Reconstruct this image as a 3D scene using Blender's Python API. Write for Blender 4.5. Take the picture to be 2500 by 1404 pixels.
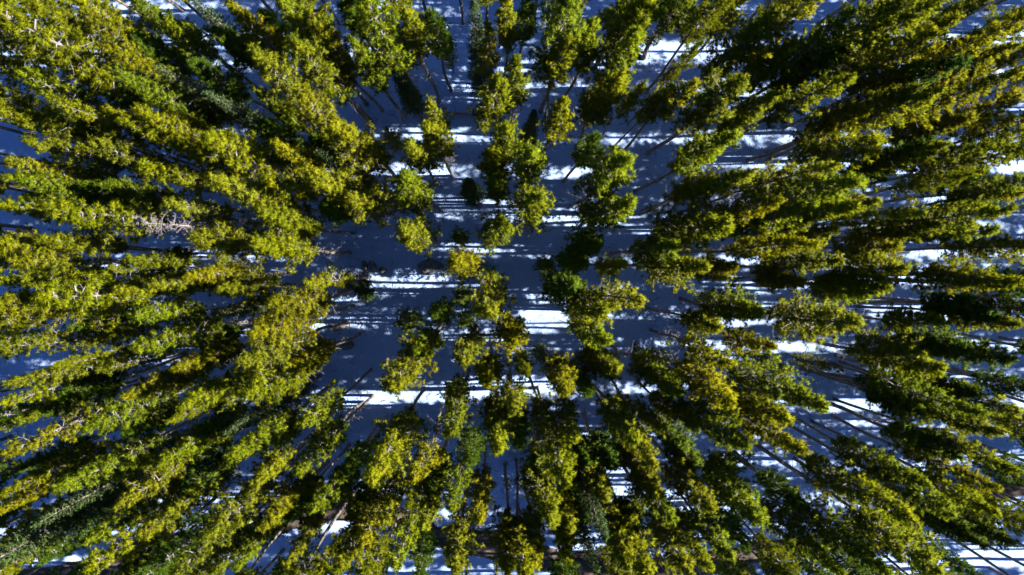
import bpy, math, random
import numpy as np
from mathutils import Vector, Matrix
random.seed(7)
for o in list(bpy.data.objects):
    bpy.data.objects.remove(o, do_unlink=True)
scene = bpy.context.scene
C = scene.collection

# ------------------------------------------------------------------ camera
H = 48.0                       # height of the drone above the snow
FPX = 1667.0                   # focal length in photo pixels (24 mm on 36 mm)
NX, NY = 1220.0, 650.0         # where the trunks converge: the point straight below
PW, PH = 2500.0, 1404.0
fwd = Vector(((PW/2-NX)/FPX, -(PH/2-NY)/FPX, -1)).normalized()
right = fwd.cross(Vector((0, 1, 0))).normalized()
up = right.cross(fwd).normalized()
cam_d = bpy.data.cameras.new('camera')
cam = bpy.data.objects.new('camera', cam_d)
C.objects.link(cam)
cam.matrix_world = Matrix(((right.x, up.x, -fwd.x, 0), (right.y, up.y, -fwd.y, 0),
                           (right.z, up.z, -fwd.z, H), (0, 0, 0, 1)))
cam_d.sensor_width = 36.0
cam_d.lens = 36.0*FPX/PW
cam_d.clip_end = 1500
scene.camera = cam

# ------------------------------------------------------------------ sky and sun
SUN_EL = math.radians(36.5)
SUN_AZ = math.radians(0)      # towards image right
world = bpy.data.worlds.new('World')
scene.world = world
world.use_nodes = True
wn = world.node_tree
bg = wn.nodes['Background']
sky = wn.nodes.new('ShaderNodeTexSky')
sky.sky_type = 'NISHITA'
sky.sun_disc = False
sky.sun_elevation = SUN_EL
sky.sun_rotation = math.pi/2 - SUN_AZ
sky.altitude = 2500
sky.air_density = 0.8
sky.dust_density = 0.0
sky.ozone_density = 10.0
wn.links.new(sky.outputs[0], bg.inputs[0])
bg.inputs[1].default_value = 0.058
sun_d = bpy.data.lights.new('sun', 'SUN')
sun_d.energy = 5.0
sun_d.angle = math.radians(0.5)
sun_d.color = (1.0, 0.95, 0.86)
sun = bpy.data.objects.new('sun', sun_d)
C.objects.link(sun)
sdir = Vector((math.cos(SUN_EL)*math.cos(SUN_AZ), math.cos(SUN_EL)*math.sin(SUN_AZ), math.sin(SUN_EL)))
sun.rotation_euler = sdir.to_track_quat('Z', 'Y').to_euler()
sun.location = (60, 0, 60)
scene.view_settings.view_transform = 'Standard'
scene.view_settings.look = 'None'
scene.view_settings.gamma = 1
scene.view_settings.exposure = 2.0
scene.render.engine = 'CYCLES'
scene.cycles.max_bounces = 6
scene.cycles.diffuse_bounces = 3
scene.cycles.transmission_bounces = 4
scene.cycles.transparent_max_bounces = 4

# ------------------------------------------------------------------ helpers
def ray(px, py):
    return fwd*FPX + right*(px-PW/2) - up*(py-PH/2)
def at(px, py, z=0.0):
    d = ray(px, py)
    k = (z-H)/d.z
    return (d.x*k, d.y*k)
def pix(x, y, z):
    v = Vector((x, y, z-H))
    k = FPX/v.dot(fwd)
    return (PW/2+v.dot(right)*k, PH/2-v.dot(up)*k)

def gz(x, y):                  # the lie of the snow
    return (0.16*math.sin(x*0.21+1.1)*math.cos(y*0.17+0.4) + 0.09*math.sin(x*0.53+y*0.31)
            + 0.05*math.cos(y*0.9-x*0.4) + 0.03*math.sin(x*1.9+2.0*math.sin(y*0.8)) + 0.02*math.sin(y*2.7+x*0.6))
def gz_np(x, y):
    return (0.16*np.sin(x*0.21+1.1)*np.cos(y*0.17+0.4) + 0.09*np.sin(x*0.53+y*0.31)
            + 0.05*np.cos(y*0.9-x*0.4) + 0.03*np.sin(x*1.9+2.0*np.sin(y*0.8)) + 0.02*np.sin(y*2.7+x*0.6))

def mesh_np(name, V, F, mat, smooth=False, tone=None, nrm=None):
    """V (n,3), F (m,k) with k fixed"""
    me = bpy.data.meshes.new(name)
    V = np.asarray(V, dtype=np.float32); F = np.asarray(F, dtype=np.int32)
    m, k = F.shape
    me.vertices.add(len(V)); me.vertices.foreach_set('co', V.ravel())
    me.loops.add(m*k); me.loops.foreach_set('vertex_index', F.ravel())
    me.polygons.add(m)
    me.polygons.foreach_set('loop_start', np.arange(0, m*k, k, dtype=np.int32))
    me.polygons.foreach_set('loop_total', np.full(m, k, dtype=np.int32))
    me.polygons.foreach_set('use_smooth', np.full(m, bool(smooth)))
    if tone is not None:
        a = me.attributes.new('tone', 'FLOAT', 'POINT')
        a.data.foreach_set('value', np.asarray(tone, dtype=np.float32))
    me.update(calc_edges=True)
    me.materials.append(mat)
    if nrm is not None: me.normals_split_custom_set_from_vertices(np.asarray(nrm, dtype=np.float32))
    return me

def link(name, data, parent=None, label=None, cat=None, group=None, kind=None):
    o = bpy.data.objects.new(name, data)
    C.objects.link(o)
    if parent: o.parent = parent
    if label: o['label'] = label
    if cat: o['category'] = cat
    if group: o['group'] = group
    if kind: o['kind'] = kind
    return o

class Tubes:
    """collects tapered tubes into one mesh of quads"""
    def __init__(s): s.V = []; s.F = []; s.n = 0
    def add(s, pts, rad, sides=5, rough=0.0, rng=None):
        pts = np.asarray(pts, float); n = len(pts)
        t = np.gradient(pts, axis=0)
        t /= np.linalg.norm(t, axis=1)[:, None]+1e-9
        ref = np.array((0, 0, 1.0)) if abs(t[0, 2]) < 0.8 else np.array((1.0, 0, 0))
        a = np.cross(t, ref); a /= np.linalg.norm(a, axis=1)[:, None]+1e-9
        b = np.cross(t, a)
        ang = np.linspace(0, 2*math.pi, sides, endpoint=False)
        r = np.asarray(rad, float)[:, None, None]*np.ones((n, sides, 1))
        if rough and rng is not None: r = r*(1+rng.uniform(-rough, rough, (n, sides, 1)))
        ring = pts[:, None, :] + r*(np.cos(ang)[None, :, None]*a[:, None, :] + np.sin(ang)[None, :, None]*b[:, None, :])
        s.V.append(ring.reshape(-1, 3))
        i = np.arange(n-1)[:, None]*sides; j = np.arange(sides)[None, :]; j2 = (j+1) % sides
        q = np.stack([i+j, i+j2, i+sides+j2, i+sides+j], axis=-1).reshape(-1, 4)+s.n
        s.F.append(q); s.n += n*sides
        # closed end
        if sides >= 4:
            e = s.n-sides
            for k in range(1, sides-2, 2):
                s.F.append(np.array([[e, e+k, e+k+1, e+k+2]]))
    def mesh(s, name, mat, smooth=True):
        return mesh_np(name, np.concatenate(s.V), np.concatenate(s.F), mat, smooth)

def unit(v): return v/(np.linalg.norm(v, axis=-1, keepdims=True)+1e-9)

# ------------------------------------------------------------------ materials
def mat(name):
    m = bpy.data.materials.new(name); m.use_nodes = True
    nt = m.node_tree; nt.nodes.clear()
    out = nt.nodes.new('ShaderNodeOutputMaterial')
    return m, nt, out
def N(nt, typ, **kw):
    n = nt.nodes.new(typ)
    for k, v in kw.items(): setattr(n, k, v)
    return n
def ramp(nt, stops):
    r = nt.nodes.new('ShaderNodeValToRGB')
    el = r.color_ramp.elements
    while len(el) > 1: el.remove(el[-1])
    el[0].position = stops[0][0]; el[0].color = stops[0][1]
    for p, c in stops[1:]:
        e = el.new(p); e.color = c
    return r
def noise(nt, co, scale, detail=4, rough=0.55):
    n = N(nt, 'ShaderNodeTexNoise')
    n.inputs['Scale'].default_value = scale; n.inputs['Detail'].default_value = detail
    n.inputs['Roughness'].default_value = rough
    nt.links.new(co, n.inputs['Vector'])
    return n

def foliage_mat(name, trans, fixed=None):
    m, nt, out = mat(name); L = nt.links.new
    oi = N(nt, 'ShaderNodeObjectInfo')
    at_ = N(nt, 'ShaderNodeAttribute', attribute_name='tone')
    # tone of each shoot: old needles darker and greener, fresh tips yellower
    hs = N(nt, 'ShaderNodeHueSaturation')
    mr = N(nt, 'ShaderNodeMapRange'); mr.inputs['To Min'].default_value = 0.62; mr.inputs['To Max'].default_value = 1.38
    L(at_.outputs['Fac'], mr.inputs['Value'])
    mh = N(nt, 'ShaderNodeMapRange'); mh.inputs['To Min'].default_value = 0.525; mh.inputs['To Max'].default_value = 0.482
    L(at_.outputs['Fac'], mh.inputs['Value'])
    if fixed: hs.inputs['Color'].default_value = (*fixed, 1)
    else: L(oi.outputs['Color'], hs.inputs['Color'])
    L(mr.outputs[0], hs.inputs['Value']); L(mh.outputs[0], hs.inputs['Hue'])
    p = N(nt, 'ShaderNodeBsdfPrincipled')
    L(hs.outputs[0], p.inputs['Base Color'])
    p.inputs['Roughness'].default_value = 0.55
    p.inputs['Specular IOR Level'].default_value = 0.04
    t = N(nt, 'ShaderNodeBsdfTranslucent')
    L(hs.outputs[0], t.inputs['Color'])
    mx = N(nt, 'ShaderNodeMixShader'); mx.inputs[0].default_value = trans
    L(p.outputs[0], mx.inputs[1]); L(t.outputs[0], mx.inputs[2]); L(mx.outputs[0], out.inputs[0])
    return m
M_needle = foliage_mat('pine_needles', 0.42)
M_spruce = foliage_mat('spruce_needles', 0.25)

def bark_mat(name, c0, c1, c2, scale):
    m, nt, out = mat(name); L = nt.links.new
    tc = N(nt, 'ShaderNodeTexCoord')
    mp = N(nt, 'ShaderNodeMapping'); mp.inputs['Scale'].default_value = (1, 1, 0.22)
    L(tc.outputs['Object'], mp.inputs[0])
    n = noise(nt, mp.outputs[0], scale, 6, 0.65)
    r = ramp(nt, [(0.3, c0), (0.52, c1), (0.75, c2)])
    L(n.outputs['Fac'], r.inputs[0])
    p = N(nt, 'ShaderNodeBsdfPrincipled'); p.inputs['Roughness'].default_value = 0.9
    p.inputs['Specular IOR Level'].default_value = 0.15
    L(r.outputs[0], p.inputs['Base Color'])
    b = N(nt, 'ShaderNodeBump'); b.inputs['Strength'].default_value = 0.7; b.inputs['Distance'].default_value = 0.03
    L(n.outputs['Fac'], b.inputs['Height']); L(b.outputs[0], p.inputs['Normal'])
    L(p.outputs[0], out.inputs[0])
    return m
M_bark = bark_mat('pine_bark', (0.05, 0.04, 0.034, 1), (0.15, 0.125, 0.108, 1), (0.32, 0.28, 0.25, 1), 9)
M_dead = bark_mat('weathered_wood', (0.11, 0.1, 0.097, 1), (0.22, 0.2, 0.193, 1), (0.36, 0.335, 0.32, 1), 11)
M_snag = bark_mat('snag_wood', (0.09, 0.08, 0.085, 1), (0.17, 0.15, 0.155, 1), (0.28, 0.25, 0.26, 1), 11)
M_rock = bark_mat('granite', (0.06, 0.06, 0.065, 1), (0.14, 0.135, 0.135, 1), (0.25, 0.24, 0.23, 1), 5)

def snow_mat():
    m, nt, out = mat('snow'); L = nt.links.new
    tc = N(nt, 'ShaderNodeTexCoord')
    co = tc.outputs['Object']
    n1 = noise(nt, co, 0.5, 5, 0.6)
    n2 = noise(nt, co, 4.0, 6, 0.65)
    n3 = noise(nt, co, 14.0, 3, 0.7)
    # needle litter and twigs scattered over the crust
    litter = ramp(nt, [(0.60, (0, 0, 0, 1)), (0.70, (1, 1, 1, 1))]); L(n3.outputs['Fac'], litter.inputs[0])
    area = ramp(nt, [(0.45, (0, 0, 0, 1)), (0.62, (1, 1, 1, 1))]); L(n1.outputs['Fac'], area.inputs[0])
    mul = N(nt, 'ShaderNodeMath', operation='MULTIPLY'); L(litter.outputs[0], mul.inputs[0]); L(area.outputs[0], mul.inputs[1])
    mul2 = N(nt, 'ShaderNodeMath', operation='MULTIPLY'); L(mul.outputs[0], mul2.inputs[0]); mul2.inputs[1].default_value = 0.8
    base = ramp(nt, [(0.3, (0.33, 0.47, 0.82, 1)), (0.65, (0.40, 0.54, 0.87, 1))]); L(n2.outputs['Fac'], base.inputs[0])  # blue of open shade put into the base colour; sunlit snow clips white
    mix = N(nt, 'ShaderNodeMixRGB'); L(mul2.outputs[0], mix.inputs[0]); L(base.outputs[0], mix.inputs[1])
    mix.inputs[2].default_value = (0.13, 0.095, 0.06, 1)
    p = N(nt, 'ShaderNodeBsdfPrincipled'); p.inputs['Roughness'].default_value = 0.75
    p.inputs['Specular IOR Level'].default_value = 0.2
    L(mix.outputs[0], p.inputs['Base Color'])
    add = N(nt, 'ShaderNodeMath', operation='MULTIPLY_ADD'); L(n2.outputs['Fac'], add.inputs[0]); add.inputs[1].default_value = 1.0
    L(n3.outputs['Fac'], add.inputs[2])
    b = N(nt, 'ShaderNodeBump'); b.inputs['Strength'].default_value = 0.8; b.inputs['Distance'].default_value = 0.12
    L(add.outputs[0], b.inputs['Height']); L(b.outputs[0], p.inputs['Normal'])
    L(p.outputs[0], out.inputs[0])
    return m
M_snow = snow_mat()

def dirt_mat():
    m, nt, out = mat('bare_earth'); L = nt.links.new
    tc = N(nt, 'ShaderNodeTexCoord')
    n1 = noise(nt, tc.outputs['Object'], 1.3, 6, 0.65); n2 = noise(nt, tc.outputs['Object'], 9, 5, 0.7)
    r = ramp(nt, [(0.35, (0.035, 0.026, 0.02, 1)), (0.55, (0.09, 0.066, 0.05, 1)), (0.72, (0.18, 0.135, 0.105, 1))])
    L(n1.outputs['Fac'], r.inputs[0])
    r2 = ramp(nt, [(0.4, (0.75, 0.72, 0.7, 1)), (0.6, (1, 1, 1, 1))]); L(n2.outputs['Fac'], r2.inputs[0])
    mx = N(nt, 'ShaderNodeMixRGB', blend_type='MULTIPLY'); mx.inputs[0].default_value = 1
    L(r.outputs[0], mx.inputs[1]); L(r2.outputs[0], mx.inputs[2])
    p = N(nt, 'ShaderNodeBsdfPrincipled'); p.inputs['Roughness'].default_value = 0.95
    L(mx.outputs[0], p.inputs['Base Color'])
    b = N(nt, 'ShaderNodeBump'); b.inputs['Strength'].default_value = 0.8; b.inputs['Distance'].default_value = 0.06
    L(n2.outputs['Fac'], b.inputs['Height']); L(b.outputs[0], p.inputs['Normal'])
    L(p.outputs[0], out.inputs[0])
    return m
M_dirt = dirt_mat()

# ------------------------------------------------------------------ ground
def make_ground():
    fine = np.arange(-50, 50.01, 0.26)
    outer = np.array([-600, -300, -180, -130, -100, -80, -65])
    xs = np.concatenate([outer, fine, -outer[::-1]]); ys = xs.copy()
    X, Y = np.meshgrid(xs, ys)
    Z = gz_np(X, Y)
    rng = np.random.default_rng(3)
    core = (abs(X) < 50) & (abs(Y) < 50)
    for amp, wl in ((0.05, 9), (0.04, 5), (0.02, 3)):       # hummocks, drifts and pits in the crust
        g = rng.uniform(-1, 1, (Z.shape[0]//wl+3, Z.shape[1]//wl+3))
        iy = np.arange(Z.shape[0])/wl; ix = np.arange(Z.shape[1])/wl
        y0 = iy.astype(int); x0 = ix.astype(int); fy = (iy-y0)[:, None]; fx = (ix-x0)[None, :]
        fy = fy*fy*(3-2*fy); fx = fx*fx*(3-2*fx)
        w = (g[np.ix_(y0, x0)]*(1-fy)*(1-fx)+g[np.ix_(y0+1, x0)]*fy*(1-fx)+g[np.ix_(y0, x0+1)]*(1-fy)*fx+g[np.ix_(y0+1, x0+1)]*fy*fx)
        Z += amp*w*core
    Z += rng.uniform(-0.01, 0.01, Z.shape)
    V = np.stack([X, Y, Z], -1).reshape(-1, 3)
    n = len(xs)
    i = np.arange(n-1)[:, None]*n; j = np.arange(n-1)[None, :]
    F = np.stack([i+j, i+j+1, i+n+j+1, i+n+j], -1).reshape(-1, 4)
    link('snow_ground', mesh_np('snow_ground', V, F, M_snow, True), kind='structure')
make_ground()

def make_track():
    ctr = [(-260, 1470), (100, 1412), (330, 1375), (560, 1318), (720, 1268), (880, 1232), (1060, 1305), (1250, 1348), (1400, 1378),
           (1600, 1395), (1800, 1365), (2000, 1322), (2240, 1262), (2520, 1180), (2900, 1100), (3300, 1060)]
    P = np.array([at(x, y) for x, y in ctr])
    n = 420
    s = np.linspace(0, len(P)-1, n)
    i = np.clip(s.astype(int), 0, len(P)-2); f = (s-i)[:, None]
    Pm = P[np.clip(i-1, 0, None)]; P0 = P[i]; P1 = P[i+1]; P2 = P[np.clip(i+2, None, len(P)-1)]
    Q = 0.5*((2*P0)+(-Pm+P1)*f+(2*Pm-5*P0+4*P1-P2)*f**2+(-Pm+3*P0-3*P1+P2)*f**3)
    t = unit(np.gradient(Q, axis=0)); nrm = np.stack([-t[:, 1], t[:, 0]], -1)
    rng = np.random.default_rng(11)
    def wob(): 
        a = rng.uniform(-1, 1, n); k = np.ones(3)/3; b = rng.uniform(-1, 1, n//6+2)
        return np.convolve(a, k, 'same')*0.16+np.interp(np.arange(n)/6, np.arange(len(b)), b)*0.35
    W1 = 0.95+wob(); W2 = 0.95+wob()
    cols = 9
    V = np.zeros((n, cols, 3))
    for c in range(cols):
        u = c/(cols-1)
        off = -W1*(1-u)+W2*u
        xy = Q+nrm*off[:, None]
        V[:, c, :2] = xy
        edge = abs(u-0.5)*2
        V[:, c, 2] = gz_np(xy[:, 0], xy[:, 1])+0.13-0.24*(edge > 0.99)-0.03*(0.25 < edge < 0.55)
    i = np.arange(n-1)[:, None]*cols; j = np.arange(cols-1)[None, :]
    F = np.stack([i+j, i+j+1, i+cols+j+1, i+cols+j], -1).reshape(-1, 4)
    link('dirt_track', mesh_np('dirt_track', V.reshape(-1, 3), F, M_dirt, True), kind='structure')
make_track()

# ------------------------------------------------------------------ tree prototypes (20 m tall, crown about 2.4 m wide)
def needles(P, D, S, rng, k, spread, wid):
    """k slim blades round each shoot"""
    n = len(P)
    d = unit(D[:, None, :]*1.0 + rng.normal(0, spread, (n, k, 3)))
    side = unit(np.cross(d, rng.normal(0, 1, (n, k, 3))))
    ln = S[:, None, None]*rng.uniform(0.7, 1.25, (n, k, 1))
    w = wid*rng.uniform(0.8, 1.3, (n, k, 1))*(S[:, None, None]/0.15)
    base = P[:, None, :]-D[:, None, :]*rng.uniform(0, 0.6, (n, k, 1))*S[:, None, None]
    V = np.stack([base-side*w*0.5, base+side*w*0.5, base+d*ln+side*w*0.12], axis=2).reshape(-1, 3)
    F = np.arange(n*k*3).reshape(-1, 3)
    # shading normals follow the round tuft
    nv = unit(d*1.0+D[:, None, :]*0.45)
    g = np.cross(V[1::3]-V[0::3], V[2::3]-V[0::3])
    flip = (g*nv.reshape(-1, 3)).sum(1) < 0
    F[flip] = F[flip][:, ::-1]
    return V, F, np.repeat(nv.reshape(-1, 3), 3, axis=0)

def trunk_curve(h, rng, amp):
    z = np.linspace(0, h, 26)
    ph = rng.uniform(0, 6.28, 4)
    x = amp*(np.sin(z*0.16+ph[0])-math.sin(ph[0]))*0.6+amp*0.35*(np.sin(z*0.41+ph[1])-math.sin(ph[1]))
    y = amp*(np.sin(z*0.14+ph[2])-math.sin(ph[2]))*0.6+amp*0.35*(np.sin(z*0.37+ph[3])-math.sin(ph[3]))
    x -= x[-1]*z/h; y -= y[-1]*z/h
    return np.stack([x, y, z], -1)

def make_pine(seed, R=1.2, cb=0.45, dens=1.0, amp=0.25, lump=0.3):
    rng = np.random.default_rng(seed)
    h = 20.0
    tc = trunk_curve(h, rng, amp)
    def tp(z): return np.array([np.interp(z, tc[:, 2], tc[:, 0]), np.interp(z, tc[:, 2], tc[:, 1]), z])
    T = Tubes()
    rad = 0.118*(1-tc[:, 2]/h)**0.75+0.012
    rad[0] *= 1.35
    base = tc.copy(); base[0, 2] = -0.35
    T.add(base, rad, 9, 0.06, rng)
    limbs = Tubes(); dead = Tubes()
    P = []; D = []; S = []
    z = cb*h
    lop = rng.uniform(0, 6.28)
    while z < h-0.15:
        t = (z-cb*h)/(h-cb*h)
        prof = (0.55+1.6*t if t < 0.28 else 1.0) * (1-max(0, (t-0.28)/0.72)**1.2*0.9)
        nb = rng.integers(4, 7) if t < 0.93 else 4
        a0 = rng.uniform(0, 6.28)
        whorl = 1+rng.uniform(-lump, lump)
        for b in range(nb):
            if rng.uniform() > 0.94*min(1, dens+0.1): continue
            az = a0+b*6.283/nb+rng.normal(0, 0.25)
            Lb = R*prof*whorl*rng.uniform(0.45, 1.35)*(1+0.16*math.cos(az-lop))
            el = math.radians(rng.normal(2+38*t**1.5, 9))
            o = tp(z+rng.uniform(-0.12, 0.12))
            hd = np.array([math.cos(az), math.sin(az), 0])
            u = np.linspace(0, 1, 6)
            curve = 0.10+0.28*rng.uniform()
            pts = o+hd*(u*Lb*math.cos(el))[:, None]+np.array([0, 0, 1.0])*(u*Lb*math.sin(el)+curve*Lb*(u**2.2-0.35*u))[:, None]
            pts += np.cumsum(rng.normal(0, 0.018, (6, 3)), axis=0)*u[:, None]
            limbs.add(pts, np.linspace(0.022+0.012*Lb, 0.006, 6), 4)
            # side twigs, each ending in a cluster of shoots
            ntw = max(2, int(round(Lb*9.5*dens)))
            for q in range(ntw+1):
                uu = 1.0 if q == ntw else 0.28+0.70*(q+rng.uniform())/ntw
                i = min(4, int(uu*5)); f = uu*5-i
                p0 = pts[i]*(1-f)+pts[i+1]*f
                tg = unit(pts[min(5, i+1)]-pts[i])
                sgn = 1 if q % 2 else -1
                sd = np.cross(tg, [0, 0, 1.0])*sgn
                dr = unit(tg*rng.uniform(0.5, 1.1)+sd*(0 if q == ntw else rng.uniform(0.5, 1.1))+np.array([0, 0, rng.uniform(0.15, 0.75)]))
                lt = (0.10 if q == ntw else rng.uniform(0.14, 0.42))*(0.6+0.4*Lb)
                e = p0+dr*lt
                if lt > 0.2: limbs.add(np.stack([p0, (p0+e)/2+rng.normal(0, 0.01, 3), e]), [0.009, 0.007, 0.004], 3)
                ns = rng.integers(1, 4)
                for s_ in range(ns):
                    v = s_/max(1, ns-1)
                    P.append(p0+dr*lt*(0.5+0.7*v)+rng.normal(0, 0.05, 3))
                    D.append(unit(dr+rng.normal(0, 0.45, 3)+np.array([0, 0, 0.45])))
                    S.append(rng.uniform(0.13, 0.21))
        z += rng.uniform(0.24, 0.40)/(0.75+0.25*dens)
    # leader
    for k in range(26):
        v = k/25
        P.append(tp(h-1.0+1.0*v)+rng.normal(0, 0.05*(1.2-v), 3)); D.append(unit(np.array([0, 0, 1.0])+rng.normal(0, 0.7, 3))); S.append(rng.uniform(0.11, 0.16))
    # bare dead lower branches
    z = 0.12*h
    while z < (cb+0.16)*h:
        for b in range(rng.integers(1, 4)):
            az = rng.uniform(0, 6.28); Lb = rng.uniform(0.3, 1.25)*R*0.8*(0.35 if z < 0.26*h else 1)
            o = tp(z); u = np.linspace(0, 1, 5)
            hd = np.array([math.cos(az), math.sin(az), rng.uniform(-0.35, 0.2)])
            pts = o+hd*(u*Lb)[:, None]+np.array([0, 0, -0.22*Lb])*(u**2)[:, None]+np.cumsum(rng.normal(0, 0.03, (5, 3)), axis=0)*u[:, None]
            dead.add(pts, np.linspace(0.019, 0.005, 5), 4)
            for q in range(rng.integers(2, 5)):
                i = rng.integers(2, 5); e = pts[i]+unit(hd+rng.normal(0, 0.8, 3))*rng.uniform(0.15, 0.45)*Lb
                dead.add(np.stack([pts[i], (pts[i]+e)/2+rng.normal(0, 0.02, 3), e]), [0.008, 0.006, 0.003], 3)
        z += rng.uniform(0.28, 0.6)
    P = np.array(P); D = np.array(D); S = np.array(S)
    k = 20
    V, F, nv = needles(P, D, S, rng, k, 0.75, 0.028)
    tone = np.repeat(np.clip(rng.normal(0.5, 0.22, len(P)), 0, 1), k*3)
    return dict(trunk=T.mesh('pine_trunk', M_bark), limbs=limbs.mesh('pine_limbs', M_dead), dead=dead.mesh('pine_dead', M_dead),
                crown=mesh_np('pine_crown', V, F, M_needle, True, tone, nv), R=R, nt=len(F))

def make_spruce(seed, R=1.35, cb=0.14, dens=1.0):
    rng = np.random.default_rng(seed)
    h = 20.0
    tc = trunk_curve(h, rng, 0.06)
    def tp(z): return np.array([np.interp(z, tc[:, 2], tc[:, 0]), np.interp(z, tc[:, 2], tc[:, 1]), z])
    T = Tubes(); rad = 0.17*(1-tc[:, 2]/h)**0.85+0.01; rad[0] *= 1.3
    base = tc.copy(); base[0, 2] = -0.35
    T.add(base, rad, 9, 0.06, rng)
    limbs = Tubes(); dead = Tubes()
    P = []; D = []; S = []
    z = cb*h
    while z < h-0.1:
        t = (z-cb*h)/(h-cb*h)
        prof = (1-t)**0.75*0.97+0.05
        nb = rng.integers(5, 8)
        a0 = rng.uniform(0, 6.28)
        for b in range(nb):
            if rng.uniform() > 0.95: continue
            az = a0+b*6.283/nb+rng.normal(0, 0.2)
            Lb = R*prof*rng.uniform(0.7, 1.15)
            hd = np.array([math.cos(az), math.sin(az), 0])
            o = tp(z+rng.uniform(-0.1, 0.1)); u = np.linspace(0, 1, 6)
            droop = (0.35*(1-t)-0.25*t)
            pts = o+hd*(u*Lb)[:, None]+np.array([0, 0, 1.0])*(-droop*Lb*u+0.28*Lb*u**2.5)[:, None]
            pts += np.cumsum(rng.normal(0, 0.012, (6, 3)), axis=0)*u[:, None]
            limbs.add(pts, np.linspace(0.014+0.01*Lb, 0.004, 6), 3)
            ntw = max(2, int(Lb*9*dens))
            for q in range(ntw+1):
                uu = 1.0 if q == ntw else 0.15+0.83*(q+rng.uniform())/ntw
                i = min(4, int(uu*5)); f = uu*5-i
                p0 = pts[i]*(1-f)+pts[i+1]*f; tg = unit(pts[i+1]-pts[i])
                sd = np.cross(tg, [0, 0, 1.0])*(1 if q % 2 else -1)
                dr = unit(tg*0.8+sd*(0 if q == ntw else 0.9)+np.array([0, 0, rng.uniform(-0.25, 0.12)]))
                lt = (0.12 if q == ntw else rng.uniform(0.18, 0.5)*(1.15-uu*0.7))*(0.5+0.5*Lb)
                ns = max(3, int(lt/0.075))
                for s_ in range(ns):
                    P.append(p0+dr*lt*(s_+0.5)/ns+rng.normal(0, 0.02, 3)); D.append(unit(dr+rng.normal(0, 0.25, 3))); S.append(rng.uniform(0.075, 0.11))
        z += rng.uniform(0.24, 0.36)
    for q in range(22):
        v = q/21
        P.append(tp(h-0.7+0.75*v)+rng.normal(0, 0.03, 3)); D.append(unit(np.array([0, 0, 1.0])+rng.normal(0, 0.4, 3))); S.append(0.1)
    z = 0.05*h
    while z < 0.5*h:
        az = rng.uniform(0, 6.28); Lb = rng.uniform(0.5, 1.1)*R; u = np.linspace(0, 1, 5)
        hd = np.array([math.cos(az), math.sin(az), -0.25])
        pts = tp(z)+hd*(u*Lb)[:, None]+np.cumsum(rng.normal(0, 0.03, (5, 3)), axis=0)*u[:, None]
        dead.add(pts, np.linspace(0.016, 0.004, 5), 4)
        z += rng.uniform(0.15, 0.35)
    P = np.array(P); D = np.array(D); S = np.array(S)
    k = 9
    V, F, nv = needles(P, D, S, rng, k, 0.55, 0.045)
    tone = np.repeat(np.clip(rng.normal(0.5, 0.2, len(P)), 0, 1), k*3)
    return dict(trunk=T.mesh('spruce_trunk', M_bark), limbs=limbs.mesh('spruce_limbs', M_bark), dead=dead.mesh('spruce_dead', M_dead),
                crown=mesh_np('spruce_crown', V, F, M_spruce, True, tone, nv), R=R, nt=len(F))

def make_dead(seed, R=1.3):
    rng = np.random.default_rng(seed); h = 20.0
    tc = trunk_curve(h, rng, 0.25); T = Tubes()
    def tp(z): return np.array([np.interp(z, tc[:, 2], tc[:, 0]), np.interp(z, tc[:, 2], tc[:, 1]), z])
    rad = 0.14*(1-tc[:, 2]/h)**0.8+0.012; base = tc.copy(); base[0, 2] = -0.35
    T.add(base, rad, 8, 0.06, rng)
    L_ = Tubes()
    z = 0.42*h
    while z < h-0.3:
        t = (z-0.42*h)/(0.58*h)
        for b in range(rng.integers(3, 6)):
            az = rng.uniform(0, 6.28); Lb = R*(1.05-0.6*t)*rng.uniform(0.5, 1.2); u = np.linspace(0, 1, 7)
            hd = np.array([math.cos(az), math.sin(az), 0.25+0.4*t])
            pts = tp(z)+hd*(u*Lb)[:, None]+np.array([0, 0, -0.35*Lb])*(u**2)[:, None]+np.cumsum(rng.normal(0, 0.05, (7, 3)), axis=0)*u[:, None]
            L_.add(pts, np.linspace(0.034, 0.012, 7), 4)
            for q in range(rng.integers(4, 8)):
                i = rng.integers(2, 7); e = pts[i]+unit(hd+rng.normal(0, 0.8, 3))*rng.uniform(0.2, 0.5)*Lb
                L_.add(np.stack([pts[i], (pts[i]+e)/2+rng.normal(0, 0.04, 3), e]), [0.018, 0.014, 0.007], 3)
        z += rng.uniform(0.22, 0.42)
    return dict(trunk=T.mesh('dead_trunk', M_dead), dead=L_.mesh('dead_branches', M_snag), R=R, nt=0)

PINES = {
    'broad':  [make_pine(101, 0.92, 0.57, 0.88, 0.22), make_pine(102, 0.92, 0.53, 0.92, 0.3), make_pine(103, 0.92, 0.60, 0.85, 0.2, 0.4),
               make_pine(104, 0.92, 0.51, 0.95, 0.35, 0.45), make_pine(105, 0.92, 0.63, 0.8, 0.28, 0.3)],
    'narrow': [make_pine(111, 0.7, 0.53, 0.9, 0.3, 0.35), make_pine(112, 0.7, 0.57, 0.85, 0.25), make_pine(113, 0.7, 0.61, 0.92, 0.35, 0.4),
               make_pine(114, 0.7, 0.49, 0.85, 0.4, 0.5), make_pine(115, 0.7, 0.65, 0.95, 0.2, 0.3)],
    'thin':   [make_pine(121, 0.82, 0.55, 0.62, 0.35, 0.45), make_pine(122, 0.82, 0.61, 0.7, 0.3, 0.45), make_pine(123, 0.82, 0.50, 0.55, 0.4, 0.5)],
    'sapling': [make_pine(131, 1.25, 0.12, 0.42, 0.2, 0.5), make_pine(132, 1.25, 0.15, 0.45, 0.25, 0.55)],
}
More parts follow.
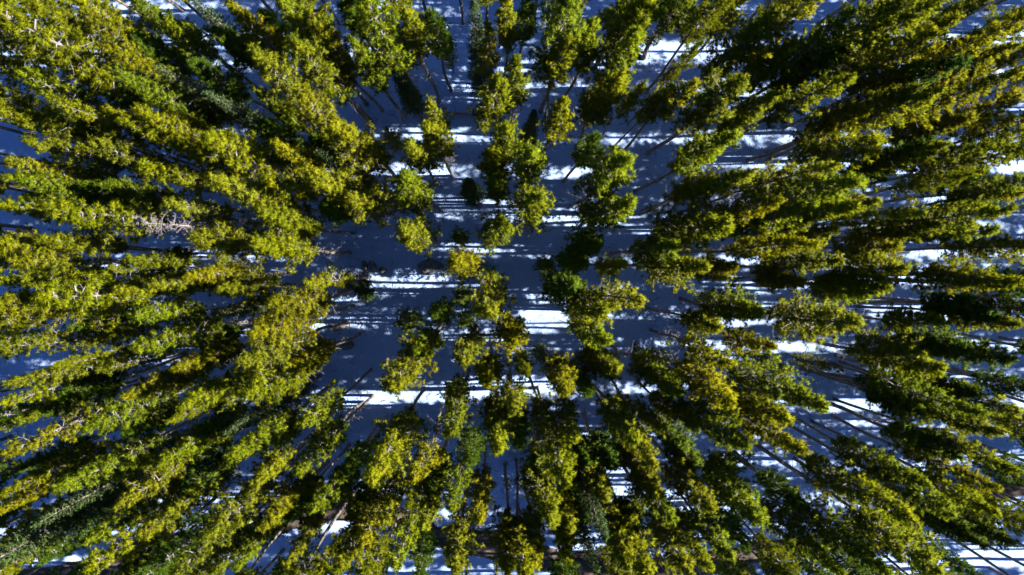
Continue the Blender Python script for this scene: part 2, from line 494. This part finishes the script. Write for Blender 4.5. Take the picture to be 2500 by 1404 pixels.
SPRUCES = [make_spruce(201), make_spruce(202, 1.3, 0.2, 1.05), make_spruce(203, 1.4, 0.1, 0.95)]
DEADS = [make_dead(301), make_dead(302)]

# ------------------------------------------------------------------ trees, read off the photograph: tip x, tip y, crown width (px), kind; then height (m), many set to steer sun and shade
# kinds: b broad pine, n narrow pine, t thin-crowned pine, y sapling, s spruce, d dead tree; capital = dark green needles
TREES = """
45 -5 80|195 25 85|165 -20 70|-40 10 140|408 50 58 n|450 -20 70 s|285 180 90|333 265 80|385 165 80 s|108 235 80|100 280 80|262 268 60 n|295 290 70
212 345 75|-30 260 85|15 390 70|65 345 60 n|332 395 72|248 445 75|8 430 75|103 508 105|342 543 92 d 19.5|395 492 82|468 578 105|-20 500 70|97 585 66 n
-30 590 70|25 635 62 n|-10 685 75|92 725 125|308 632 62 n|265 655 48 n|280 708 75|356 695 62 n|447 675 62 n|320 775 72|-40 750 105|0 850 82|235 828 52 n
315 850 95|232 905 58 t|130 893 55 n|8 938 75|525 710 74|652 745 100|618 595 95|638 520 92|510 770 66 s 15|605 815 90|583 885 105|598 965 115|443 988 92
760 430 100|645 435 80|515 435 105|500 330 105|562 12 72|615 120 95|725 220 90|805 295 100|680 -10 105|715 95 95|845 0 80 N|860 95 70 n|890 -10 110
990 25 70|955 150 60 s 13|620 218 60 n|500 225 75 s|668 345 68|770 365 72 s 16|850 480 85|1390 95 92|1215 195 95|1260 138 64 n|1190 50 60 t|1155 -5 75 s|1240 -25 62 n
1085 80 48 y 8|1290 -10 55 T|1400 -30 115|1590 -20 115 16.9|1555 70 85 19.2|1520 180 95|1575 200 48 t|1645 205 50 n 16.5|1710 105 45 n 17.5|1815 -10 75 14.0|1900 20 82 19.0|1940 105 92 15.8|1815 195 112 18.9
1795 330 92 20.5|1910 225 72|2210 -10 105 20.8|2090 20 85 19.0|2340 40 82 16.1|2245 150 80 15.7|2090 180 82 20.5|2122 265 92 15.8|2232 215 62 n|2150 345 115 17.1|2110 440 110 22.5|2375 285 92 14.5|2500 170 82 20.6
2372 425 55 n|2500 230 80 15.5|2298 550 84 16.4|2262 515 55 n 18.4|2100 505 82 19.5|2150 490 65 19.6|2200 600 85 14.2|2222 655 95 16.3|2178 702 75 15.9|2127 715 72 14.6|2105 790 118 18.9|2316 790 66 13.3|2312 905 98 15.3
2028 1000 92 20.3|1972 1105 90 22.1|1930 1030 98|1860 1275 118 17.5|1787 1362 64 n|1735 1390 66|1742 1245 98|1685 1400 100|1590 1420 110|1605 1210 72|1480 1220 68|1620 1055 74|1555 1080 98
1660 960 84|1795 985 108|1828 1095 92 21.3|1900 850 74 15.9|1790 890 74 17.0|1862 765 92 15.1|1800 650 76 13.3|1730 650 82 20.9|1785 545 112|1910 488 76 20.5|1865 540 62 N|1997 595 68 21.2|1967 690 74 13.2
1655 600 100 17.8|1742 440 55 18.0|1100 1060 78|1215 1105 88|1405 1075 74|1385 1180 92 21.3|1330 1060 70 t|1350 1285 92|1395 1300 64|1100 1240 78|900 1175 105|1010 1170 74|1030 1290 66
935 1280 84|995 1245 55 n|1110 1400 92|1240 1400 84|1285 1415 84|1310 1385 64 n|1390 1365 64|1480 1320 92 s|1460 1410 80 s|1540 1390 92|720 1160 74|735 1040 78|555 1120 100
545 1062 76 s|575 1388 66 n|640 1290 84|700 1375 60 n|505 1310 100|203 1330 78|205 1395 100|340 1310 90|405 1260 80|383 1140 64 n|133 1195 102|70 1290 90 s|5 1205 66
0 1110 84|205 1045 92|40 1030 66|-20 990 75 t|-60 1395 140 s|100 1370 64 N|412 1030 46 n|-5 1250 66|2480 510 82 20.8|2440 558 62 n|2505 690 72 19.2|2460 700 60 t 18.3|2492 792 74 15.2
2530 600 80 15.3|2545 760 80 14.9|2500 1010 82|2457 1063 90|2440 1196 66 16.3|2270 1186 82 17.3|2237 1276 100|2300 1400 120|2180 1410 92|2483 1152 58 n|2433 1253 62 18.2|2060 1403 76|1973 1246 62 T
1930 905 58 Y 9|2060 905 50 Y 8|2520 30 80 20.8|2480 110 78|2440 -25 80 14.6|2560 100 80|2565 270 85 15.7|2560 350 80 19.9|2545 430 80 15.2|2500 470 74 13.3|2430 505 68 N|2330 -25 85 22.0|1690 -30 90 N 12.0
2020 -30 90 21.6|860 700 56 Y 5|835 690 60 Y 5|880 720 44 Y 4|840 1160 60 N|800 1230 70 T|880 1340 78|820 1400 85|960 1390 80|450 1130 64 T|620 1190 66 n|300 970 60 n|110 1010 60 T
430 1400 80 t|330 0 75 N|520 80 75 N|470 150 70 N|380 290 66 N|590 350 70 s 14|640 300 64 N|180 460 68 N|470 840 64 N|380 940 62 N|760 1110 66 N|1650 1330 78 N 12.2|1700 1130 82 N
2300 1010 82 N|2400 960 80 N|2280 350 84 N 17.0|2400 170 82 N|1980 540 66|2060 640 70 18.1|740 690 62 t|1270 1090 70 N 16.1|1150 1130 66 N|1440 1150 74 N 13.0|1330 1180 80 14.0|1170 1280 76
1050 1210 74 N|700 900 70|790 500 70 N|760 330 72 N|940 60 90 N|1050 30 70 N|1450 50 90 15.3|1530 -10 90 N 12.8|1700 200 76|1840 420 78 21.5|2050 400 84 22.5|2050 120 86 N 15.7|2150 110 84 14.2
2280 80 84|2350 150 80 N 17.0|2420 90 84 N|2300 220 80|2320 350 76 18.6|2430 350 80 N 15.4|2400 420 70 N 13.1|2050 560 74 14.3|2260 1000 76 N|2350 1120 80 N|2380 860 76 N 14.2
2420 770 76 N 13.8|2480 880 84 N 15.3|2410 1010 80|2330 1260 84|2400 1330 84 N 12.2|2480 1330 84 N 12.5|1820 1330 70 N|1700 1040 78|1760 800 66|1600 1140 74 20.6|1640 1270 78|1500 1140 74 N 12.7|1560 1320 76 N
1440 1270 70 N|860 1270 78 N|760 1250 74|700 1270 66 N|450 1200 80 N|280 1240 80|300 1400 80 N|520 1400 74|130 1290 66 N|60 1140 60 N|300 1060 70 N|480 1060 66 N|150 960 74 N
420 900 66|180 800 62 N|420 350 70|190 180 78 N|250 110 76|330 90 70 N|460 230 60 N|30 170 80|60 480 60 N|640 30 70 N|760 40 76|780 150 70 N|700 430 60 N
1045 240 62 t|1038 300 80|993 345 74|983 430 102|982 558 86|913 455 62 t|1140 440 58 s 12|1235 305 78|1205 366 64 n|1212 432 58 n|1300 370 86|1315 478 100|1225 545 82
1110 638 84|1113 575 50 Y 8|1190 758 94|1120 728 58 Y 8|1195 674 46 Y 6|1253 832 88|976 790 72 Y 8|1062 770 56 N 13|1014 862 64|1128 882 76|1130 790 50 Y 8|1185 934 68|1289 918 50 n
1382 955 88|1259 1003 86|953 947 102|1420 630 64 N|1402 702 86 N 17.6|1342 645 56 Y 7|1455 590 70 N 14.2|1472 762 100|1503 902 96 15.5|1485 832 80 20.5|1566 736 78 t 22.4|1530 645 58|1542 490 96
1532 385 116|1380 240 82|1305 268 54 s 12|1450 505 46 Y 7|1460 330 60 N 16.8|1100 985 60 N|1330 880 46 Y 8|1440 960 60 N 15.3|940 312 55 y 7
"""

ORD = ['first', 'second', 'third', 'fourth', 'fifth', 'sixth', 'seventh', 'eighth', 'ninth', 'tenth', 'eleventh', 'twelfth',
       'thirteenth', 'fourteenth', 'fifteenth', 'sixteenth', 'seventeenth', 'eighteenth']
ANCHORS = [
    (60, 60, 'in the top left corner'), (60, 330, 'at the left edge, upper third'), (60, 560, 'at the left edge, just above halfway'),
    (60, 800, 'at the left edge, just below halfway'), (60, 1040, 'at the left edge, lower third'), (90, 1330, 'in the bottom left corner'),
    (320, 80, 'near the top edge, left eighth'), (290, 300, 'up and left of the bare grey dead tree'), (400, 540, 'around the bare grey dead tree'),
    (300, 690, 'below the bare grey dead tree'), (280, 870, 'halfway between the dead tree and bottom edge'), (340, 1110, 'lower left, above the bottom corner'),
    (420, 1320, 'at the bottom edge, left quarter'), (540, 130, 'at the top edge, left quarter'), (560, 370, 'upper left, right of the dead tree'),
    (620, 600, 'left of the snowy clearing and dark boulder'), (600, 880, 'lower left beside the snowy clearing'), (590, 1080, 'lower left, toward the dirt track'),
    (640, 1340, 'bottom edge, left of centre'), (770, 160, 'top edge, left of centre'), (820, 420, 'upper left rim of the clearing'),
    (880, 660, 'beside the dark boulder, on its left'), (820, 1160, 'where the dirt track bends, lower left'), (900, 1340, 'below the bend of the dirt track'),
    (960, 80, 'top edge, above the clearing'), (1010, 360, 'straight above the dark boulder'), (1000, 520, 'just above the dark boulder'),
    (1120, 640, 'right beside the dark boulder'), (1010, 810, 'below the dark boulder'), (960, 1080, 'lower middle, left of centre'),
    (1080, 1320, 'at the bottom edge, by the track'), (1190, 60, 'at the middle of the top edge'), (1250, 250, 'upper middle over open snow'),
    (1280, 480, 'in the middle, upper half'), (1220, 800, 'in the middle of the clearing'), (1230, 960, 'just below the middle clearing'),
    (1330, 1140, 'lower middle'), (1300, 1370, 'at the middle of the bottom edge'), (1420, 80, 'top edge, right of the middle'),
    (1520, 260, 'upper right of the middle'), (1510, 440, 'right of the middle, over striped snow'), (1430, 700, 'right rim of the central clearing'),
    (1470, 860, 'lower right rim of the central clearing'), (1580, 620, 'halfway right of the centre'), (1570, 1040, 'lower right of the centre'),
    (1520, 1250, 'below and right of centre'), (1520, 1390, 'bottom edge, right of the middle'), (1690, 60, 'top edge, right third'),
    (1780, 260, 'upper right, inner rows'), (1780, 600, 'right of centre at mid height'), (1820, 820, 'right half, just below mid height'),
    (1780, 1030, 'lower right, left of the blue shaded snow'), (1760, 1200, 'lower right, below the blue shaded snow'), (1740, 1380, 'bottom edge, right third'),
    (1940, 60, 'top edge, right quarter'), (2000, 350, 'upper right quarter'), (1960, 560, 'right quarter at mid height'),
    (2080, 720, 'right quarter just below mid height'), (1980, 960, 'above the blue shaded snow, lower right'), (2060, 1260, 'right of the blue shaded snow'),
    (2250, 60, 'top edge, near the right corner'), (2250, 260, 'upper right, near the edge'), (2220, 500, 'right side, above the gap of shaded snow'),
    (2250, 720, 'right side, at the gap of shaded snow'), (2260, 930, 'dark lower right stand'), (2250, 1200, 'dark lower right stand, near the bottom'),
    (2240, 1390, 'bottom edge, near the right corner'), (2470, 60, 'in the top right corner'), (2470, 260, 'at the right edge, upper third'),
    (2460, 500, 'at the right edge, just above halfway'), (2470, 740, 'at the right edge, just below halfway'), (2470, 1030, 'at the right edge, lower third'),
    (2450, 1230, 'at the right edge, near the bottom corner'),
]
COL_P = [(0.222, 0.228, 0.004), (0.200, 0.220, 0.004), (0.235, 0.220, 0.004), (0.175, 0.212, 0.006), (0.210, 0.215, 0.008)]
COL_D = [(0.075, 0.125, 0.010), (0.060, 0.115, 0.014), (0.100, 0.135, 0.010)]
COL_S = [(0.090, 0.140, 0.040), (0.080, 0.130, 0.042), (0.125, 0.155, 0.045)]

def place_tree(kind, x, y, h, crown_w, rz, colour, pr, name, label, cat, group):
    root = bpy.data.objects.new(name, None)
    root.empty_display_size = 0.3
    C.objects.link(root)
    root.location = (x, y, gz(x, y)-0.02)
    root.rotation_euler = (0, 0, rz)
    sxy = crown_w/(2*(1.12*pr['R']+0.2)); sz = h/20.0
    root.scale = (sxy, sxy, sz)
    root['label'] = label; root['category'] = cat; root['group'] = group
    parts = [('trunk', 'trunk'), ('dead', 'dead_branches' if kind != 'd' else 'branches')]
    if 'crown' in pr: parts += [('crown', 'crown'), ('limbs', 'limbs')]
    crown = None
    for key, nm in parts:
        c = bpy.data.objects.new(nm, pr[key]); C.objects.link(c)
        c.parent = root
        c.color = (*colour, 1)
        if key == 'crown': crown = c
        if key in ('dead', 'limbs'): c['kind'] = 'stuff'
        if key == 'limbs' and crown: c.parent = crown
    return root

def parse():
    out = []
    for ln in TREES.strip().replace('\n', '|').split('|'):
        f = ln.split()
        px, py, w = float(f[0]), float(f[1]), float(f[2])
        kind = None; h = None
        for q in f[3:]:
            if q[0].isalpha(): kind = q
            else: h = float(q)
        out.append((px, py, w, kind, h))
    return out

specs = []
for i, (px, py, w, kind, h) in enumerate(parse()):
    r = random.Random(i*17+5)
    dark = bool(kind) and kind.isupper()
    k = (kind or ('b' if w >= 74 else 'n')).lower()
    if k == 'b' and w < 92 and r.random() < 0.15: k = 't'
    if h is None:
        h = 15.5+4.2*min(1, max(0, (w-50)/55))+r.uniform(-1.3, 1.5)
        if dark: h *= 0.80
        if k == 's': h *= 1.0
    x, y = at(px, py, h)
    dist = H-0.72*h
    cw = w*dist/FPX
    if k == 's': cw *= 1.25
    # the tip marks the outer end of the crown; the crown's own half width pokes past it a little
    specs.append(dict(i=i, px=px, py=py, w=w, k=k, h=h, x=x, y=y, cw=max(1.0, cw*(1.06+0.18*max(0, 1-math.hypot(px-NX, py-NY)/480)+(0.14 if px < NX else 0.16)*min(1, math.hypot(px-NX, py-NY)/900))), dark=dark, rnd=r))

# the 300 pines that show largest are trees of their own; the small ones hidden among them join the wood
pines_ = sorted([s for s in specs if s['k'] in 'bnty'], key=lambda s: -(s['w']-(14 if s['dark'] else 0)+(60 if s['k'] == 'y' else 0)))
UNDER = pines_[300:]
under_ids = {s['i'] for s in UNDER}
ALL = specs
specs = [s for s in specs if s['i'] not in under_ids]

# group by landmark, order left to right inside each
for s in specs:
    cx, cy = min(max(s['px'], 15), 2485), min(max(s['py'], 15), 1389)
    s['a'] = min(range(len(ANCHORS)), key=lambda q: (ANCHORS[q][0]-cx)**2+(ANCHORS[q][1]-cy)**2)
KINDW = {'b': 'pine', 'n': 'pine', 't': 'pine', 'y': 'pine', 's': 'spruce', 'd': 'dead tree'}
for a in range(len(ANCHORS)):
    for noun in ('pine', 'spruce', 'dead tree'):
        grp = sorted([s for s in specs if s['a'] == a and KINDW[s['k']] == noun], key=lambda s: s['px'])
        for q, s in enumerate(grp):
            where = ANCHORS[a][2]
            look = {'b': 'broad', 'n': 'narrow', 't': 'thin-crowned', 'y': 'young', 's': 'pointed blue-green', 'd': 'bare grey'}[s['k']]
            col = '' if s['k'] in 'sd' else (' dark green' if s['dark'] else ' yellow-green')
            pos = 'only one' if len(grp) == 1 else ('leftmost' if q == 0 else 'rightmost' if q == len(grp)-1 else ORD[q]+' from left')
            s['label'] = f"{look}{col} {noun}, {pos}, {where}"
            if s['k'] == 'd': s['label'] = 'bare grey dead tree with tangled branches among the left pines'

for s in specs:
    r = s['rnd']; k = s['k']
    if k == 's': pr = r.choice(SPRUCES); col = r.choice(COL_S); name = 'spruce_tree'; cat = 'spruce'; grp = 'spruces among the pines'
    elif k == 'd': pr = DEADS[0]; col = (0.3, 0.3, 0.3); name = 'dead_tree'; cat = 'dead tree'; grp = 'dead trees'
    else:
        pr = r.choice(PINES[{'b': 'broad', 'n': 'narrow', 't': 'thin', 'y': 'sapling'}[k]])
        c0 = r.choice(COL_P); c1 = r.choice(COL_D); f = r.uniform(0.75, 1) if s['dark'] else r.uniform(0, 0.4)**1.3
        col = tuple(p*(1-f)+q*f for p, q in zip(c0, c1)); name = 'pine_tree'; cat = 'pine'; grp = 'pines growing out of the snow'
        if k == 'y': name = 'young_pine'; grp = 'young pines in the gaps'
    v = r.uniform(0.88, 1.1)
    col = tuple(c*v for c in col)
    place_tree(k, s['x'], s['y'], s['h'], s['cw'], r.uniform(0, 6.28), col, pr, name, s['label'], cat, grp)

# the wood goes on beyond the frame (its shade reaches into the picture): one mass
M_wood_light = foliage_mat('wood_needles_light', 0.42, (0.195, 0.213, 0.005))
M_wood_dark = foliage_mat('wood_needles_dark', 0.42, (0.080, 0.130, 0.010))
def joined(pr, name, fol):
    V = []; F4 = []; F3 = []; n = 0; tn = []
    me = bpy.data.meshes.new(name); mats = []; lt = []; vi = []; mi = []; sm = []
    for key in ('trunk', 'limbs', 'crown'):
        m = pr[key]; nv = len(m.vertices)
        co = np.empty(nv*3, np.float32); m.vertices.foreach_get('co', co); V.append(co)
        l = np.empty(len(m.loops), np.int32); m.loops.foreach_get('vertex_index', l); vi.append(l+n)
        t = np.empty(len(m.polygons), np.int32); m.polygons.foreach_get('loop_total', t); lt.append(t)
        mi.append(np.full(len(t), len(mats), np.int32)); mats.append(fol if key == 'crown' else m.materials[0])
        if 'tone' in m.attributes:
            a = np.empty(nv, np.float32); m.attributes['tone'].data.foreach_get('value', a); tn.append(a)
        else: tn.append(np.zeros(nv, np.float32))
        n += nv
    V = np.concatenate(V); vi = np.concatenate(vi); lt = np.concatenate(lt); mi = np.concatenate(mi)
    me.vertices.add(n); me.vertices.foreach_set('co', V)
    me.loops.add(len(vi)); me.loops.foreach_set('vertex_index', vi)
    me.polygons.add(len(lt)); me.polygons.foreach_set('loop_start', np.concatenate([[0], np.cumsum(lt)[:-1]]).astype(np.int32))
    me.polygons.foreach_set('loop_total', lt); me.polygons.foreach_set('material_index', mi)
    me.attributes.new('tone', 'FLOAT', 'POINT').data.foreach_set('value', np.concatenate(tn))
    me.update(calc_edges=True)
    for m in mats: me.materials.append(m)
    return me
rb = random.Random(99)
taken = [(s['x'], s['y']) for s in ALL]
def free(x, y, d): return all((x-a)**2+(y-b)**2 > d*d for a, b in taken)
wood = [[], [], []]
GAPS = [(16.3, 15.1), (26.1, -2.4), (25.3, 15.5), (27.5, -4.2), (26.9, 6.9), (43.3, 0.4), (45.4, -0.0), (49.7, 0.1), (51.3, 8.4), (53.8, 8.4), (20.7, 2.7), (8.2, 8.6), (29.5, 14.6), (32.3, -2.8), (31.7, 12.4), (32.1, 14.1), (43.4, 8.8), (10.1, 4.0), (15.0, 13.9), (19.5, 14.6), (19.1, 16.4), (37.6, -3.9), (47.6, -0.1), (1.0, -9.1), (4.9, 1.3), (4.9, 6.5)]  # wood trees left out here to let sun through onto the snow
step = 2.15
gx = -37.0
while gx < 60:
    gy = -24.0
    while gy < 24:
        rb = random.Random(int(gx*100)*7919+int(gy*100))
        x = gx+rb.uniform(-0.9, 0.9); y = gy+rb.uniform(-0.9, 0.9)
        gy += step
        h = rb.uniform(15, 20.5)
        tx, ty = pix(x, y, h)
        if -30 < tx < 2530 and -30 < ty < 1425: continue
        bx_, by_ = pix(x, y, 0)
        if 0 < bx_ < 2500 and 0 < by_ < 1404 and rb.random() < 0.1: continue
        if rb.random() < (0.06 if x < 36 else 0.25): continue
        if not free(x, y, 1.55) or any(abs(x-a)+abs(y-b) < 0.3 for a, b in GAPS): continue
        taken.append((x, y))
        wood[rb.randrange(3)].append((x, y, gz(x, y)-0.02, rb.uniform(0.75, 1.0), rb.uniform(0, 6.28), h/20.0))
    gx += step
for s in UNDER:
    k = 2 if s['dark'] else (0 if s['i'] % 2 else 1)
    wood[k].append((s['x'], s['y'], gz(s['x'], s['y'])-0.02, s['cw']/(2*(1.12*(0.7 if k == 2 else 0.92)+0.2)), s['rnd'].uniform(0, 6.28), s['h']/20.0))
wroot = bpy.data.meshes.new('wood_points')
pts_all = [(k, *p) for k in range(3) for p in wood[k]]
wroot.from_pydata([p[1:4] for p in pts_all], [], [])
wroot.attributes.new('which', 'INT', 'POINT').data.foreach_set('value', [p[0] for p in pts_all])
wroot.attributes.new('scl', 'FLOAT', 'POINT').data.foreach_set('value', [p[4] for p in pts_all])
wroot.attributes.new('sclz', 'FLOAT', 'POINT').data.foreach_set('value', [p[6] for p in pts_all])
wroot.attributes.new('rot', 'FLOAT', 'POINT').data.foreach_set('value', [p[5] for p in pts_all])
wo = link('pine_wood', wroot, None, 'pine wood going on beyond the picture edges', 'wood', None, 'stuff')
wo.color = (*COL_P[1], 1)
hidden = bpy.data.collections.new('wood_models')
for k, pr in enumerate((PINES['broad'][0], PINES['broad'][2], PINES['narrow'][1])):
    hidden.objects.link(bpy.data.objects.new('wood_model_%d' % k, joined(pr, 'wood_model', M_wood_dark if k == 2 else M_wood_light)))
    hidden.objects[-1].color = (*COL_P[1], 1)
ng = bpy.data.node_groups.new('wood_scatter', 'GeometryNodeTree')
ng.interface.new_socket('Geometry', in_out='INPUT', socket_type='NodeSocketGeometry')
ng.interface.new_socket('Geometry', in_out='OUTPUT', socket_type='NodeSocketGeometry')
gi = ng.nodes.new('NodeGroupInput'); go = ng.nodes.new('NodeGroupOutput')
ci = ng.nodes.new('GeometryNodeCollectionInfo'); ci.inputs['Collection'].default_value = hidden
ci.inputs['Separate Children'].default_value = True; ci.inputs['Reset Children'].default_value = True
ip = ng.nodes.new('GeometryNodeInstanceOnPoints'); ip.inputs['Pick Instance'].default_value = True
def nattr(nm, ty):
    q = ng.nodes.new('GeometryNodeInputNamedAttribute'); q.data_type = ty; q.inputs['Name'].default_value = nm
    return q.outputs['Attribute']
sc3 = ng.nodes.new('ShaderNodeCombineXYZ'); sa = nattr('scl', 'FLOAT')
ng.links.new(sa, sc3.inputs['X']); ng.links.new(sa, sc3.inputs['Y']); ng.links.new(nattr('sclz', 'FLOAT'), sc3.inputs['Z'])
cx = ng.nodes.new('ShaderNodeCombineXYZ'); ng.links.new(nattr('rot', 'FLOAT'), cx.inputs['Z'])
ng.links.new(gi.outputs[0], ip.inputs['Points']); ng.links.new(ci.outputs[0], ip.inputs['Instance'])
ng.links.new(nattr('which', 'INT'), ip.inputs['Instance Index']); ng.links.new(sc3.outputs[0], ip.inputs['Scale'])
ng.links.new(cx.outputs[0], ip.inputs['Rotation']); ng.links.new(ip.outputs[0], go.inputs[0])
md = wo.modifiers.new('scatter', 'NODES'); md.node_group = ng
count = len(pts_all)
print('trees in list', len(specs), 'beyond frame', count, 'proto tris', [p['nt'] for g in PINES.values() for p in g], [p['nt'] for p in SPRUCES])

# ------------------------------------------------------------------ boulders and stones
import bmesh
def rock(name, px, py, L_, W_, Hh, rz, seed, label, group=None):
    rng = random.Random(seed)
    bm = bmesh.new()
    bmesh.ops.create_icosphere(bm, subdivisions=4, radius=1)
    planes = [(Vector((rng.uniform(-1, 1), rng.uniform(-1, 1), rng.uniform(-0.2, 1))).normalized(), rng.uniform(0.62, 0.9)) for _ in range(11)]
    for v in bm.verts:
        for n, d in planes:
            e = v.co.dot(n)-d
            if e > 0: v.co -= n*e*0.6
        c = v.co
        c *= 1+0.05*math.sin(c.x*5+seed)*math.cos(c.y*6)+0.03*math.sin(c.z*11+c.x*9)
        v.co = Vector((c.x*L_/2, c.y*W_/2, c.z*Hh))
    me = bpy.data.meshes.new(name); bm.to_mesh(me); bm.free()
    for p in me.polygons: p.use_smooth = True
    me.materials.append(M_rock)
    x, y = at(px, py)
    o = link(name, me, None, label, 'rock', group)
    o.location = (x, y, gz(x, y)+Hh*0.05); o.rotation_euler = (0, 0, rz)
    return o
rock('boulder', 1047, 652, 2.1, 1.15, 0.6, 0.2, 1, 'large dark boulder lying in the snow of the clearing')
rock('stone', 891, 648, 0.45, 0.8, 0.35, 0.2, 2, 'leftmost of three dark stones on snow left of the boulder', 'stones on the snow')
rock('stone', 911, 651, 0.5, 0.85, 0.4, 0.5, 3, 'middle one of three dark stones left of the boulder', 'stones on the snow')
rock('stone', 934, 661, 0.6, 0.6, 0.35, 0, 4, 'rightmost of three dark stones on snow left of the boulder', 'stones on the snow')
rock('stone', 1192, 1145, 0.5, 0.4, 0.3, 0, 5, 'small dark stone on snow below the middle clearing', 'stones on the snow')
rock('stone', 845, 842, 1.1, 0.8, 0.4, 0.3, 6, 'dark stone on shaded snow at the clearing\'s left rim', 'stones on the snow')

# fallen logs
def log(px0, py0, px1, py1, r0, r1, seed, label):
    rng = np.random.default_rng(seed)
    a = np.array(at(px0, py0)); b = np.array(at(px1, py1))
    c = (a+b)/2; root = bpy.data.objects.new('fallen_log', None); C.objects.link(root)
    root.location = (c[0], c[1], gz(c[0], c[1]))
    n = 9; u = np.linspace(0, 1, n)[:, None]
    xy = a+(b-a)*u; xy += np.cumsum(rng.normal(0, 0.03, (n, 2)), axis=0)
    rad = np.linspace(r0, r1, n)
    z = np.array([gz(p[0], p[1]) for p in xy])+rad*0.6
    pts = np.concatenate([xy-c, (z-root.location.z)[:, None]], 1)
    T = Tubes(); T.add(pts, rad, 9, 0.05, rng)
    link('trunk', T.mesh('log_trunk', M_dead), root)
    S = Tubes()
    for k in range(7):
        p = pts[rng.integers(1, n-1)]; d = unit(rng.normal(0, 1, 3)+np.array([0, 0, 0.8]))
        S.add(np.stack([p, p+d*0.25, p+d*rng.uniform(0.4, 0.8)+rng.normal(0, 0.05, 3)]), [0.022, 0.015, 0.006], 4)
    link('branch_stubs', S.mesh('log_stubs', M_dead), root)
    root['label'] = label; root['category'] = 'log'; root['group'] = 'fallen logs'
log(808, 806, 852, 796, 0.16, 0.12, 1, 'short fallen log on snow left of the clearing')
log(1085, 276, 1160, 277, 0.13, 0.10, 2, 'thin dark log lying across snow in the upper middle')
log(760, 838, 820, 828, 0.11, 0.08, 3, 'thin fallen log in shade left of the clearing')

# twigs and bark shed onto the snow: nobody could count them
def litter():
    rng = np.random.default_rng(77)
    T = Tubes()
    for q in range(2600):
        if rng.uniform() < 0.8 and specs:
            sp = specs[rng.integers(0, len(specs))]; a = rng.uniform(0, 6.28); d = abs(rng.normal(0, 1.6))
            x, y = sp['x']+math.cos(a)*d, sp['y']+math.sin(a)*d
        else:
            x, y = rng.uniform(-34, 34), rng.uniform(-20, 20)
        L_ = rng.uniform(0.12, 0.7); a = rng.uniform(0, 6.28)
        p = np.array([[x, y, 0], [x+math.cos(a)*L_*0.5, y+math.sin(a)*L_*0.5, 0], [x+math.cos(a+0.4)*L_, y+math.sin(a+0.4)*L_, 0]])
        p[:, 2] = gz_np(p[:, 0], p[:, 1])+np.array([0.05, 0.08, 0.06+0.12*rng.uniform()])
        T.add(p, np.array([0.02, 0.016, 0.007])*rng.uniform(0.6, 1.3), 3)
    link('fallen_twigs', T.mesh('fallen_twigs', M_bark, False), None, 'fallen twigs and bark strewn over the snow', 'twigs', None, 'stuff')
litter()
